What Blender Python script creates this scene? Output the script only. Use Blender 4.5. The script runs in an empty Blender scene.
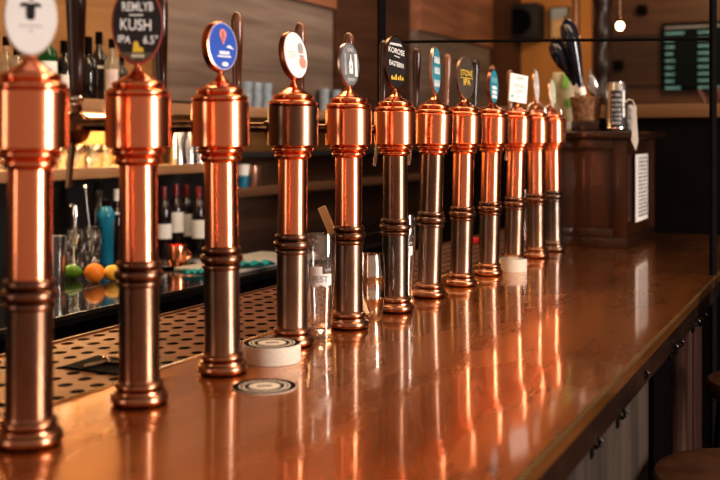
import bpy, bmesh, math, random
from mathutils import Vector, Matrix, Euler
random.seed(7)
PI = math.pi
scene = bpy.context.scene
col = scene.collection

# ------------------------------------------------------------------ camera numbers
F = 1000.0                       # focal length in pixels at 720 wide (50 mm on 36 mm)
U0, VH = 360.0, 138.7            # optical centre column, horizon row
TH = math.radians(26.5)
CT, ST = math.cos(TH), math.sin(TH)
CX, CY, CZ = 1.0963, -1.1038, 1.50
BAR = 1.05                       # bar top height
BACK = 0.97                      # back counter height

def ray(u, v):
    t = (u - U0) / F
    return Vector((t*CT - ST, t*ST + CT, (VH - v)/F))
C0 = Vector((CX, CY, CZ))
def at_z(u, v, z):
    d = ray(u, v); return C0 + d*((z - CZ)/d.z)
def at_x(u, v, x):
    d = ray(u, v); return C0 + d*((x - CX)/d.x)
def at_y(u, v, y):
    d = ray(u, v); return C0 + d*((y - CY)/d.y)
def at_d(u, v, k):
    return C0 + ray(u, v)*k
def face_cam(p):                 # z-rotation that turns a local -Y front to the camera side
    d = C0 - p
    return math.atan2(d.y, d.x) + PI/2

# ------------------------------------------------------------------ materials
MATS = {}
def mat(name, c, rough=0.5, metal=0.0, var=0.15, scale=12.0, coat=0.0, bump=0.0, stretch=(1,1,1),
        dark=None, emit=None, estr=0.0, trans=0.0, ior=1.45, spec=0.5, lo=0.35, hi=0.65, rvar=0.0, coord='Object'):
    m = bpy.data.materials.new(name); m.use_nodes = True
    nt = m.node_tree; N = nt.nodes; L = nt.links
    b = N['Principled BSDF']
    tc = N.new('ShaderNodeTexCoord'); mp = N.new('ShaderNodeMapping')
    mp.inputs['Scale'].default_value = stretch
    L.new(tc.outputs[coord], mp.inputs['Vector'])
    nz = N.new('ShaderNodeTexNoise'); nz.inputs['Scale'].default_value = scale
    nz.inputs['Detail'].default_value = 6; nz.inputs['Roughness'].default_value = 0.6
    L.new(mp.outputs[0], nz.inputs['Vector'])
    cr = N.new('ShaderNodeValToRGB')
    d = dark if dark else tuple(x*(1-var) for x in c)
    l = c if dark else tuple(min(1, x*(1+var)) for x in c)
    cr.color_ramp.elements[0].position = lo; cr.color_ramp.elements[1].position = hi
    cr.color_ramp.elements[0].color = (*d, 1); cr.color_ramp.elements[1].color = (*l, 1)
    L.new(nz.outputs['Fac'], cr.inputs['Fac']); L.new(cr.outputs['Color'], b.inputs['Base Color'])
    b.inputs['Roughness'].default_value = rough; b.inputs['Metallic'].default_value = metal
    b.inputs['Coat Weight'].default_value = coat; b.inputs['Coat Roughness'].default_value = 0.05
    b.inputs['Specular IOR Level'].default_value = spec
    b.inputs['Transmission Weight'].default_value = trans; b.inputs['IOR'].default_value = ior
    if rvar:
        mr = N.new('ShaderNodeMapRange'); mr.inputs['To Min'].default_value = rough - rvar; mr.inputs['To Max'].default_value = rough + rvar
        L.new(nz.outputs['Fac'], mr.inputs['Value']); L.new(mr.outputs[0], b.inputs['Roughness'])
    if bump:
        bp = N.new('ShaderNodeBump'); bp.inputs['Strength'].default_value = bump; bp.inputs['Distance'].default_value = 0.01
        L.new(nz.outputs['Fac'], bp.inputs['Height']); L.new(bp.outputs[0], b.inputs['Normal'])
    if emit:
        b.inputs['Emission Color'].default_value = (*emit, 1); b.inputs['Emission Strength'].default_value = estr
    MATS[name] = m
    return m

def wood(name, c1, c2, plank=0.0, axis=2, rough=0.5, grain=6.0, along=1, spec=0.4, coat=0.0):
    """grain stretched along one axis, optional plank seams every `plank` metres across `axis`"""
    m = bpy.data.materials.new(name); m.use_nodes = True
    nt = m.node_tree; N = nt.nodes; L = nt.links; b = N['Principled BSDF']
    tc = N.new('ShaderNodeTexCoord'); mp = N.new('ShaderNodeMapping')
    s = [grain*2.5]*3; s[along] = grain*0.18; mp.inputs['Scale'].default_value = s
    L.new(tc.outputs['Object'], mp.inputs['Vector'])
    nz = N.new('ShaderNodeTexNoise'); nz.inputs['Scale'].default_value = 1.0; nz.inputs['Detail'].default_value = 8
    nz.inputs['Distortion'].default_value = 0.6
    L.new(mp.outputs[0], nz.inputs['Vector'])
    cr = N.new('ShaderNodeValToRGB')
    cr.color_ramp.elements[0].position = .3; cr.color_ramp.elements[1].position = .7
    cr.color_ramp.elements[0].color = (*c2, 1); cr.color_ramp.elements[1].color = (*c1, 1)
    L.new(nz.outputs['Fac'], cr.inputs['Fac'])
    out = cr.outputs['Color']
    if plank:
        sx = N.new('ShaderNodeSeparateXYZ'); L.new(tc.outputs['Object'], sx.inputs[0])
        mu = N.new('ShaderNodeMath'); mu.operation = 'MULTIPLY'; mu.inputs[1].default_value = 1/plank
        L.new(sx.outputs[axis], mu.inputs[0])
        fl = N.new('ShaderNodeMath'); fl.operation = 'FLOOR'; L.new(mu.outputs[0], fl.inputs[0])
        wn = N.new('ShaderNodeTexWhiteNoise'); wn.noise_dimensions = '1D'; L.new(fl.outputs[0], wn.inputs['W'])
        fr = N.new('ShaderNodeMath'); fr.operation = 'FRACT'; L.new(mu.outputs[0], fr.inputs[0])
        gt = N.new('ShaderNodeMath'); gt.operation = 'GREATER_THAN'; gt.inputs[1].default_value = 0.05; L.new(fr.outputs[0], gt.inputs[0])
        ma = N.new('ShaderNodeMapRange'); ma.inputs['To Min'].default_value = 0.6; ma.inputs['To Max'].default_value = 1.2
        L.new(wn.outputs['Value'], ma.inputs['Value'])
        mm = N.new('ShaderNodeMath'); mm.operation = 'MULTIPLY'; L.new(ma.outputs[0], mm.inputs[0]); L.new(gt.outputs[0], mm.inputs[1])
        vm = N.new('ShaderNodeVectorMath'); vm.operation = 'SCALE'; L.new(out, vm.inputs[0]); L.new(mm.outputs[0], vm.inputs['Scale'])
        out = vm.outputs[0]
    L.new(out, b.inputs['Base Color'])
    bp = N.new('ShaderNodeBump'); bp.inputs['Strength'].default_value = 0.25; bp.inputs['Distance'].default_value = 0.004
    L.new(nz.outputs['Fac'], bp.inputs['Height']); L.new(bp.outputs[0], b.inputs['Normal'])
    b.inputs['Roughness'].default_value = rough; b.inputs['Specular IOR Level'].default_value = spec
    b.inputs['Coat Weight'].default_value = coat
    MATS[name] = m
    return m

copper = mat('polished_copper', (.88,.325,.17), .21, 1, var=.06, scale=6, stretch=(1,1,.15), rvar=.03)
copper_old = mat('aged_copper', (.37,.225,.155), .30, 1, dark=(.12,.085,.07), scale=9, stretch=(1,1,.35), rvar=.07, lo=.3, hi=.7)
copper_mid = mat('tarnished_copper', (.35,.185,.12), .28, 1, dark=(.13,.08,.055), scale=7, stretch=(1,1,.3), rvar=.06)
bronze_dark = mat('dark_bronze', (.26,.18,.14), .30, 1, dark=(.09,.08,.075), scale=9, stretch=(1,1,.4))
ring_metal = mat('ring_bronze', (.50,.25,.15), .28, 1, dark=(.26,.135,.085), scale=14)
bartop_m = mat('lacquered_copper_top', (.82,.33,.082), .27, .86, dark=(.50,.18,.043), scale=5, coat=1.0, rvar=.10, bump=.008, lo=.3, hi=.7, stretch=(1,.3,1))
bartop_m.node_tree.nodes['Principled BSDF'].inputs['Coat IOR'].default_value = 1.6; bartop_m.node_tree.nodes['Principled BSDF'].inputs['Coat Roughness'].default_value = .07
edge_m = mat('copper_edge', (.98,.52,.22), .22, .9, var=.2, scale=4, coat=.4)
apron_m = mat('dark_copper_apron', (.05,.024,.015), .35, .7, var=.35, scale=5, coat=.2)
tray_m = mat('drip_tray_copper', (.28,.138,.078), .45, .9, var=.25, scale=10)
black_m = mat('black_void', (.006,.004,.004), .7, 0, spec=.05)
blackgloss = mat('black_gloss_counter', (.012,.011,.013), .10, 0, var=.2, coat=.5)
steel = mat('stainless_steel', (.62,.60,.58), .22, 1, var=.08)
bronze_tube = mat('dark_bronze_tube', (.30,.20,.13), .25, 1, var=.2)
steel_dull = mat('dull_steel', (.42,.41,.40), .35, 1, var=.1)
chrome = mat('chrome', (.8,.78,.75), .1, 1, var=.03)
brass = mat('old_brass', (.34,.18,.085), .25, 1, dark=(.06,.035,.02), scale=30)
white_m = mat('white_enamel', (.90,.88,.86), .35, 0, var=.03, coat=.3)
paper_m = mat('white_paper', (.80,.78,.75), .7, 0, var=.05)
ink = mat('black_ink', (.02,.018,.018), .5, 0)
grey_ink = mat('grey_ink', (.35,.34,.35), .5, 0)
lightgrey_ink = mat('pale_grey_ink', (.55,.55,.56), .5, 0)
chalk = mat('white_chalk', (.85,.84,.82), .7, 0, var=.05)
blackboard = mat('blackboard_face', (.018,.014,.014), .5, 0)
blue_m = mat('blue_face', (.03,.10,.50), .35, 0, var=.1, coat=.3)
pink_m = mat('salmon_print', (.75,.28,.22), .5, 0)
teal_face = mat('teal_face', (.03,.27,.38), .35, 0, var=.2, coat=.3)
sky_face = mat('pale_teal_face', (.16,.42,.48), .35, 0, var=.2, coat=.3)
olive_face = mat('grey_brown_face', (.07,.055,.045), .45, 0, var=.2)
gold_m = mat('gold_print', (.72,.48,.06), .5, 0, var=.1)
red_rim = mat('dark_red_rim', (.30,.045,.04), .35, 0, var=.2, coat=.3)
silver_face = mat('silver_face', (.42,.44,.47), .3, .6, var=.2, scale=40)
cream_m = mat('cream_card', (.72,.64,.50), .75, 0, var=.06)
coaster_side = mat('pulp_board', (.88,.80,.70), .85, 0, var=.1, scale=60)
coaster_ink = mat('coaster_dark_print', (.03,.02,.014), .95, 0, spec=.05)
handle_dark = mat('dark_stained_handle', (.055,.022,.015), .3, 0, var=.3, coat=.4, stretch=(4,4,.4))
handle_brown = mat('brown_wood_handle', (.22,.095,.055), .3, 0, var=.25, coat=.5, stretch=(4,4,.4))
handle_black = mat('black_handle', (.012,.009,.012), .25, 0, coat=.5)
navy_black = mat('blue_black_handle', (.008,.010,.022), .12, 0, coat=.8)
def glassmix(name, gloss, tint=(1,1,1)):
    m = mat(name, tint, .02, 0, var=0, trans=1, ior=1.5)
    nt = m.node_tree; N = nt.nodes; L = nt.links
    g = N.new('ShaderNodeBsdfGlossy'); g.inputs['Roughness'].default_value = .06; g.inputs['Color'].default_value = (.95,.90,.86,1)
    mx = N.new('ShaderNodeMixShader'); mx.inputs[0].default_value = gloss
    L.new(N['Principled BSDF'].outputs[0], mx.inputs[1]); L.new(g.outputs[0], mx.inputs[2]); L.new(mx.outputs[0], N['Material Output'].inputs['Surface'])
    return m
glass = glassmix('clear_glass', .14); glass_shiny = glassmix('shiny_banded_glass', .55, (.95,.85,.75))
def glassy(name, c, rough=.05): return mat(name, c, rough, 0, var=.05, trans=.85, ior=1.45)
g_green = glassy('green_glass', (.01,.22,.05)); g_amber = glassy('amber_glass', (.55,.28,.06)); g_pale = glassy('pale_glass', (.85,.82,.70))
g_dark = mat('dark_bottle_glass', (.012,.010,.010), .08, 0, coat=.6)
g_wine = mat('wine_bottle_glass', (.016,.008,.010), .1, 0, coat=.6)
g_teal = mat('teal_bottle', (.012,.18,.31), .2, 0, var=.15, coat=.4)
foil_red = mat('dark_red_foil', (.14,.012,.018), .3, 0, coat=.3)
cork = mat('cork_tan', (.62,.45,.32), .7, 0)
lime_m = mat('lime_peel', (.10,.26,.02), .4, 0, var=.2, scale=30, bump=.1)
orange_m = mat('orange_peel', (.80,.24,.02), .45, 0, var=.1, scale=60, bump=.2)
lemon_m = mat('lemon_peel', (.78,.44,.06), .45, 0, var=.1, scale=60, bump=.2)
teal_cloth = mat('teal_cloth', (.02,.36,.42), .8, 0, var=.2, scale=30)
red_plastic = mat('red_plastic', (.55,.02,.03), .4, 0)
spoon_wood = mat('pale_wood', (.88,.64,.36), .5, 0, var=.12, stretch=(4,4,.5))
iron = mat('black_iron', (.004,.003,.003), .7, 0, spec=.08)
black_face = mat('speaker_black', (.018,.015,.014), .6, 0)
screen_m = mat('dark_screen', (.004,.008,.009), .6, 0, spec=.1)
screen_txt = mat('screen_lettering', (.12,.26,.26), .5, 0, emit=(.30,.72,.70), estr=.16)
bulb_m = mat('glowing_bulb', (1,.8,.5), .3, 0, emit=(1,.78,.45), estr=9)
leather = mat('brown_leather', (.07,.032,.016), .4, 0, var=.3, scale=20)
wicker = mat('wicker', (.20,.10,.05), .6, 0, var=.5, scale=50)
led_m = mat('shelf_light_strip', (1,.8,.5), .3, 0, emit=(1,.72,.36), estr=10)
packet_m = mat('pale_packet', (.50,.41,.24), .5, 0, var=.2, scale=8)
green_p = mat('leaf_green_print', (.20,.42,.06), .5, 0)
wood_wall = wood('back_bar_wood', (.33,.165,.055), (.23,.105,.034), plank=0, axis=2, along=1, rough=.55)
wood_dark = wood('dark_brown_wall_wood', (.085,.036,.018), (.05,.021,.011), plank=0, axis=2, along=1, rough=.55)
plank_m = wood('weathered_plank_cladding', (.225,.165,.128), (.115,.078,.058), plank=0, axis=2, along=1, rough=.7, grain=5)
redwood = wood('reddish_panel_wood', (.36,.16,.085), (.22,.09,.048), plank=0, axis=2, along=1, rough=.4, coat=.2)
shelf_m = wood('shelf_oak', (.42,.24,.13), (.27,.14,.07), along=1, rough=.5)
shelf_dk = wood('shelf_walnut', (.17,.085,.045), (.09,.042,.022), along=1, rough=.5)
cab_m = wood('mahogany_cabinet', (.050,.017,.007), (.022,.008,.004), along=2, rough=.32, coat=.3, grain=4)
cab_x = wood('mahogany_top', (.036,.015,.008), (.018,.008,.004), along=0, rough=.25, coat=.4, grain=4)
ledge_m = wood('ledge_pine', (.20,.10,.042), (.11,.055,.023), along=0, rough=.5)
front_m = wood('rough_grey_front_board', (.062,.040,.027), (.018,.011,.008), plank=0, axis=1, along=2, rough=.6, grain=5)
floor_m = wood('floor_boards', (.05,.028,.018), (.025,.014,.01), plank=.14, axis=0, along=1, rough=.45)
far_m = wood('far_wall_boards', (.10,.042,.017), (.055,.022,.010), plank=.5, axis=2, along=0, rough=.5)

# ------------------------------------------------------------------ mesh helpers
def finish(name, bm, m, parent=None, loc=None, rot=None, smooth=True, angle=38):
    bmesh.ops.recalc_face_normals(bm, faces=bm.faces)
    me = bpy.data.meshes.new(name); bm.to_mesh(me); bm.free()
    for p in me.polygons: p.use_smooth = smooth
    if smooth: me.set_sharp_from_angle(angle=math.radians(angle))
    me.materials.append(m)
    o = bpy.data.objects.new(name, me); col.objects.link(o)
    if parent is not None: o.parent = parent
    if loc is not None: o.location = loc
    if rot is not None: o.rotation_euler = rot
    return o
def tag(o, label=None, cat=None, group=None, kind=None):
    if label: o['label'] = label
    if cat: o['category'] = cat
    if group: o['group'] = group
    if kind: o['kind'] = kind
    return o
def empty(name, loc=(0,0,0), rot=(0,0,0), label=None, cat=None, group=None):
    o = bpy.data.objects.new(name, None); o.empty_display_size = .05
    col.objects.link(o); o.location = loc; o.rotation_euler = rot
    return tag(o, label, cat, group)
def copy_tree(o, parent=None):
    c = o.copy(); col.objects.link(c)
    if parent is not None: c.parent = parent
    for ch in [x for x in bpy.data.objects if x.parent == o]: copy_tree(ch, c)
    return c

def box(bm, x0, x1, y0, y1, z0, z1, bev=0.0):
    r = bmesh.ops.create_cube(bm, size=1.0)
    vs = r['verts']
    for v in vs:
        v.co = Vector((x0 if v.co.x < 0 else x1, y0 if v.co.y < 0 else y1, z0 if v.co.z < 0 else z1))
    if bev:
        es = list({e for v in vs for e in v.link_edges})
        bmesh.ops.bevel(bm, geom=es, offset=bev, segments=2, affect='EDGES', profile=.5)
    return bm
def boxo(name, x0, x1, y0, y1, z0, z1, m, parent=None, bev=0.0, **k):
    bm = bmesh.new(); box(bm, x0, x1, y0, y1, z0, z1, bev); return finish(name, bm, m, parent, **k)
def lathe(bm, prof, seg=40, a0=0, a1=2*PI, cap=True):
    full = abs(a1 - a0 - 2*PI) < 1e-6
    n = seg if full else seg + 1
    rings = []
    for r, z in prof:
        if r < 1e-6: rings.append([bm.verts.new((0, 0, z))])
        else: rings.append([bm.verts.new((r*math.cos(a0+(a1-a0)*i/seg), r*math.sin(a0+(a1-a0)*i/seg), z)) for i in range(n)])
    for a, b in zip(rings, rings[1:]):
        for i in range(seg):
            j = (i+1) % n
            if len(a) == 1 and len(b) == 1: continue
            if len(a) == 1: bm.faces.new((a[0], b[j], b[i]))
            elif len(b) == 1: bm.faces.new((a[i], a[j], b[0]))
            else: bm.faces.new((a[i], a[j], b[j], b[i]))
    if full and cap:
        if len(rings[0]) > 2: bm.faces.new(rings[0][::-1])
        if len(rings[-1]) > 2: bm.faces.new(rings[-1])
    return bm
def latheo(name, prof, m, parent=None, seg=40, a0=0, a1=2*PI, cap=True, **k):
    bm = bmesh.new(); lathe(bm, prof, seg, a0, a1, cap); return finish(name, bm, m, parent, **k)
def tube(bm, pts, r, seg=12, caps=True):
    pts = [Vector(p) for p in pts]; rs = r if isinstance(r, (list, tuple)) else [r]*len(pts)
    rings = []; up = Vector((0,0,1))
    for i, p in enumerate(pts):
        t = (pts[min(i+1, len(pts)-1)] - pts[max(i-1, 0)]).normalized()
        a = up if abs(t.dot(up)) < .95 else Vector((1,0,0))
        s = t.cross(a).normalized(); q = s.cross(t).normalized()
        rings.append([bm.verts.new(p + (s*math.cos(2*PI*k/seg) + q*math.sin(2*PI*k/seg))*rs[i]) for k in range(seg)])
    for a, b in zip(rings, rings[1:]):
        for i in range(seg): bm.faces.new((a[i], a[(i+1)%seg], b[(i+1)%seg], b[i]))
    if caps: bm.faces.new(rings[0][::-1]); bm.faces.new(rings[-1])
    return bm
def tubeo(name, pts, r, m, parent=None, seg=12, **k):
    bm = bmesh.new(); tube(bm, pts, r, seg); return finish(name, bm, m, parent, **k)
def torus_prof(R, r, z, n=8, a0=-PI/2, a1=PI/2):
    return [(R + r*math.cos(a0+(a1-a0)*i/n), z + r*math.sin(a0+(a1-a0)*i/n)) for i in range(n+1)]
def ovoid(bm, c, rx, ry, rz, seg=20, rings=12):
    r = bmesh.ops.create_uvsphere(bm, u_segments=seg, v_segments=rings, radius=1)
    for v in r['verts']: v.co = Vector((c[0]+v.co.x*rx, c[1]+v.co.y*ry, c[2]+v.co.z*rz))
# flat art: 2-D points (x, z) on a face looking down local -Y, at distance y
def flat(bm, pts, y):
    vs = [bm.verts.new((x, y, z)) for x, z in pts]; bm.faces.new(vs)
def flat_rect(bm, x0, x1, z0, z1, y): flat(bm, [(x0,z0),(x1,z0),(x1,z1),(x0,z1)], y)
def oval_pts(a, b, cx=0, cz=0, n=40): return [(cx+a*math.cos(2*PI*i/n), cz+b*math.sin(2*PI*i/n)) for i in range(n)]
def ring_flat(bm, a1, b1, a0, b0, y, n=40, cx=0, cz=0):
    o = [bm.verts.new((cx+a1*math.cos(2*PI*i/n), y, cz+b1*math.sin(2*PI*i/n))) for i in range(n)]
    q = [bm.verts.new((cx+a0*math.cos(2*PI*i/n), y, cz+b0*math.sin(2*PI*i/n))) for i in range(n)]
    for i in range(n): bm.faces.new((o[i], o[(i+1)%n], q[(i+1)%n], q[i]))
FONTCACHE = {}
def text_verts(body, size, squeeze=1.0):
    cu = bpy.data.curves.new('lettering', 'FONT'); cu.body = body; cu.size = size
    cu.align_x = 'CENTER'; cu.align_y = 'CENTER'; cu.resolution_u = 3; cu.offset = size*.012
    o = bpy.data.objects.new('lettering', cu); col.objects.link(o)
    dg = bpy.context.evaluated_depsgraph_get(); dg.update()
    me = bpy.data.meshes.new_from_object(o.evaluated_get(dg))
    bm = bmesh.new(); bm.from_mesh(me)
    bpy.data.objects.remove(o); bpy.data.curves.remove(cu); bpy.data.meshes.remove(me)
    for v in bm.verts: v.co.x *= squeeze
    return bm
def text_flat(name, lines, m, parent, y):
    """lines: (body, size, x, z, tilt, squeeze) laid on the plane local y"""
    out = bmesh.new()
    for body, size, x, z, tilt, sq in lines:
        bm = text_verts(body, size, sq); c, s = math.cos(tilt), math.sin(tilt)
        for v in bm.verts:
            a, b = v.co.x, v.co.y; v.co = Vector((x + a*c - b*s, y, z + a*s + b*c))
        me = bpy.data.meshes.new('t'); bm.to_mesh(me); bm.free(); out.from_mesh(me); bpy.data.meshes.remove(me)
    return finish(name, out, m, parent, smooth=False)

# ================================================================== SETTING
tag(boxo('floor', -2.3, 5, -3.5, 9.3, -.05, 0, floor_m), kind='structure')
tag(boxo('wall_left', -2.3, -2.1, -1.0, 9.2, 0, 4.0, wood_wall), kind='structure')
tag(boxo('wall_far', -2.3, 5, 9.0, 9.2, 0, 4.0, far_m), kind='structure')
# low dark partition closing the far end of the bar, with its timber ledge
tag(boxo('wall_partition', -.9, 4.6, 3.86, 3.96, 0, 1.60, black_m), kind='structure')
tag(boxo('trim_1', -.9, 4.6, 3.80, 4.02, 1.60, 1.665, ledge_m, bev=.004), kind='structure')

# cladding panels on the left wall
def cladding(u0, u1, label1, label2, ztop=2.35):
    p0 = at_x(u0, 100, -2.0); p1 = at_x(u1, 100, -2.0)
    o = boxo('trim_2', 0, .10, 0, p1.y - p0.y, 0, ztop - 1.69, plank_m, bev=.003); o.location = (-2.1, p0.y, 1.69)
    tag(o, kind='structure')
    q = boxo('trim_3', 0, .13, 0, p1.y - p0.y, 0, 1.4, redwood, bev=.004); q.location = (-2.1, p0.y, ztop)
    tag(q, kind='structure')
cladding(168, 333, 'grey-brown weathered plank wall panel behind the blue oval tap medallion', 'reddish wooden upper wall panel above the large plank panel')
cladding(417, 490, 'smaller brown plank wall panel behind the teal tap medallion', 'reddish wooden upper wall panel at top centre right of the iron post')
a = at_x(333, 60, -2.08); b_ = at_x(417, 60, -2.08)
o = boxo('trim_4', 0, .04, 0, b_.y - a.y, 0, 3.0, wood_dark); o.location = (-2.1, a.y, .97)
tag(o, kind='structure')
a = at_x(490, 60, -2.06); 
o = boxo('trim_4', 0, .05, 0, 8.97 - a.y, 0, 3.0, wood_dark); o.location = (-2.1, a.y, .97)
tag(o, kind='structure')
o = boxo('trim_4', 0, .03, 0, at_x(214, 100, -2.08).y + .8, 0, .345, black_face); o.location = (-2.1, -.8, .9705)
tag(o, kind='structure')
# dark lower wall behind the shelf on the middle part
a = at_x(215, 100, -2.08); b_ = at_x(520, 60, -2.08)
o = boxo('trim_4', 0, .03, 0, 7.9-a.y, 0, .44, wood('brown_splashback', (.20,.11,.07), (.12,.062,.04), along=1, rough=.5)); o.location = (-2.1, a.y, .97)
tag(o, kind='structure')

# ================================================================== BAR
e0 = at_z(519, 477.6, BAR); e1 = at_z(720, 271.6, BAR)
def edge_x(y): return e0.x + (e1.x - e0.x)*(y - e0.y)/(e1.y - e0.y)
Y0, Y1 = -1.7, 3.84
XI = -.125
bm = bmesh.new()
def prism(bm, pts, z0, z1):
    lo = [bm.verts.new((x, y, z0)) for x, y in pts]; hi = [bm.verts.new((x, y, z1)) for x, y in pts]
    bm.faces.new(lo[::-1]); bm.faces.new(hi)
    n = len(pts)
    for i in range(n): bm.faces.new((lo[i], lo[(i+1)%n], hi[(i+1)%n], hi[i]))
bar = empty('bar_counter', (0, 1, 0), label='long bar counter with polished copper top and dark front', cat='bar counter')
def bo(n, bm, m, **k):
    for v in bm.verts: v.co.y -= 1.0
    return finish(n, bm, m, bar, **k)
prism(bm, [(XI, Y0), (edge_x(Y0)-.004, Y0), (edge_x(Y1)-.004, Y1), (XI, Y1)], BAR-.035, BAR)
ctop = bo('copper_top', bm, bartop_m, smooth=False)
bm = bmesh.new()                                        # rolled front edge
tube(bm, [(edge_x(Y0)-.004, Y0, BAR-.006), (edge_x(Y1)-.004, Y1, BAR-.006)], .006, 12)
bo('rolled_edge', bm, edge_m)
bm = bmesh.new()                                        # bead between top and drip tray
tube(bm, [(XI, Y0, BAR-.001), (XI, Y1, BAR-.001)], .005, 8)
bo('inner_bead', bm, edge_m)
bm = bmesh.new(); prism(bm, [(.45, Y0), (edge_x(Y0)-.008, Y0), (edge_x(Y1)-.008, Y1), (.45, Y1)], BAR-.088, BAR-.0355)
bo('apron', bm, apron_m, smooth=False)
p_end = at_x(645, 400, .66).y
bm = bmesh.new(); box(bm, .56, .668, Y0, p_end, 0, BAR-.0885); bo('front_board', bm, front_m, smooth=False)
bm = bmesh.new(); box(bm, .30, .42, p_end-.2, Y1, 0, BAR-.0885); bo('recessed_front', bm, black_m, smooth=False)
bm = bmesh.new(); box(bm, -.50, -.40, Y0, Y1, 0, BAR-.06); bo('back_board', bm, black_face, smooth=False)
bm = bmesh.new(); box(bm, .565, .60, at_x(683, 380, .60).y, at_x(702, 380, .60).y, 0, BAR-.0885, .004); bo('support_post', bm, mat('reddish_brown_post', (.09,.045,.035), .3, 0, var=.25, coat=.5, stretch=(6,6,.3)))
# coat hooks under the edge
hook_src = None
for n, (u, v, lab) in enumerate([(591,446,'nearest'),(617,417,'second'),(640,378,'third'),(670,351,'fourth'),(676,346,'fifth'),(693,325,'sixth'),(700,319,'seventh')]):
    p = at_x(u, v, .668)
    if hook_src is None:
        h = empty('coat_hook', p)
        bm = bmesh.new(); box(bm, -.004, .004, -.010, .010, -.022, .018, .003); finish('plate', bm, iron, h)
        bm = bmesh.new(); tube(bm, [(.002,0,.006),(.010,0,-.002),(.015,0,.004),(.016,0,.010)], [.0045,.004,.004,.0045], 10); ovoid(bm, (.016,0,.013), .0065,.0065,.0065, 12, 8)
        finish('prong', bm, blackgloss, h); hook_src = h
    else:
        h = copy_tree(hook_src); h.location = p
    tag(h, lab + ' black coat hook along the bar front counting from the camera', 'coat hook', 'coat hooks under the bar edge')

# drip tray with real holes
TX0, TX1 = -.495, XI-.006
tray = empty('drip_tray', (0, 1, 0), label='long perforated copper drip tray along the inner side of the bar', cat='drip tray')
bm = bmesh.new()
cell = .052
nx = int(round((TX1-TX0)/cell)); cw = (TX1-TX0)/nx
ny = int((Y1-(-1.0))/cell)
sq = [(-.5,-.5),(-.17,-.5),(.17,-.5),(.5,-.5),(.5,-.17),(.5,.17),(.5,.5),(.17,.5),(-.17,.5),(-.5,.5),(-.5,.17),(-.5,-.17)]
for i in range(nx):
    for j in range(ny):
        cx = TX0 + (i+.5)*cw; cy = -1.0 + (j+.5+(.5 if i % 2 else 0))*cell
        o_ = []; q_ = []
        for (a, b) in sq:
            o_.append(bm.verts.new((cx+a*cw, cy+b*cell-1, BAR-.003)))
            l = math.hypot(a, b); q_.append(bm.verts.new((cx+a/l*.0130, cy+b/l*.0150-1, BAR-.003)))
        for k in range(12): bm.faces.new((o_[k], o_[(k+1)%12], q_[(k+1)%12], q_[k]))
finish('perforated_plate', bm, tray_m, tray, smooth=False)
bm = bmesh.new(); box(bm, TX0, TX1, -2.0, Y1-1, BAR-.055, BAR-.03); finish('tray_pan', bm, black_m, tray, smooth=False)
bm = bmesh.new(); box(bm, TX0-.012, TX0, -2.7, Y1-1, BAR-.055, BAR+.001, .002); finish('tray_lip', bm, mat('dark_copper_lip', (.22,.10,.05), .35, .9), tray)
# glass rinser plate let into the tray
r0 = at_z(62, 367, BAR); r1 = at_z(98, 355.5, BAR); r3 = at_z(116, 374, BAR); r2 = r1 + (r3 - r0)
cen = (r0 + r2)/2
rin = empty('glass_rinser', (cen.x, cen.y, BAR-.003), label='black diamond shaped glass rinser plate set in the drip tray', cat='glass rinser')
bm = bmesh.new(); prism(bm, [(q.x-cen.x, q.y-cen.y) for q in (r0, r1, r2, r3)], .0005, .004); finish('rinser_plate', bm, mat('black_rinser', (.006,.005,.005), .7, 0, spec=.1), rin, smooth=False)
bm = bmesh.new()
for k in range(3):
    a = k*2*PI/3 + .3; tube(bm, [(0,0,.008),(.055*math.cos(a),.055*math.sin(a),.008)], .004, 8)
ovoid(bm, (0,0,.010), .011,.011,.009, 14, 8)
finish('sprinkler_spokes', bm, bronze_tube, rin)

# ================================================================== BEER COLUMNS
SP = .2583
prof_base = [(.030,0),(.0465,0)] + torus_prof(.0395,.0095,.0105,10,-PI/2*.95,PI/2*.8) + [(.042,.0235),(.0395,.025)] + torus_prof(.0352,.006,.032,8,-PI/2*.9,PI/2*.9) + [(.0350,.0405),(.0343,.042)]
prof_low = [(.0340,.040),(.0338,.205)]
prof_col = [(.033,.200)] + torus_prof(.0325,.0050,.2065,8) + torus_prof(.0345,.0072,.2195,10,-PI/2*.9,PI/2*.9) + torus_prof(.0325,.0055,.2335,8,-PI/2*.9,PI/2) + [(.0325,.2395)]
prof_col = [(r_, .2195 + (z_ - .2195)*1.20) for r_, z_ in prof_col]
prof_up = [(.0322,.236),(.0320,.412)]
prof_neck = [(.0322,.404)] + torus_prof(.0345,.0062,.4125,10,-PI/2,PI/2*.85) + [(.0375,.4195)] + torus_prof(.0395,.0058,.4265,10,-PI/2*.9,PI/2*.8) + [(.043,.434),(.0432,.437)]
prof_head = [(.040,.4345),(.0545,.4345),(.0554,.4355),(.0554,.4850),(.0553,.5190),(.0542,.5200)]
prof_dome = [(.0540,.5195)] + torus_prof(.0480,.0062,.5262,10,-PI/2*.9,PI/2*.9) + [(.0465,.5330),(.0445,.5345)] + torus_prof(.0380,.0062,.5405,10,-PI/2*.6,PI/2*.9) + \
            [(.0350,.5470),(.0285,.5520),(.0215,.5560),(.0150,.5600),(.0095,.5655),(.0062,.5720),(.0048,.5790),(.0046,.5860),(0,.5860)]

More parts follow.
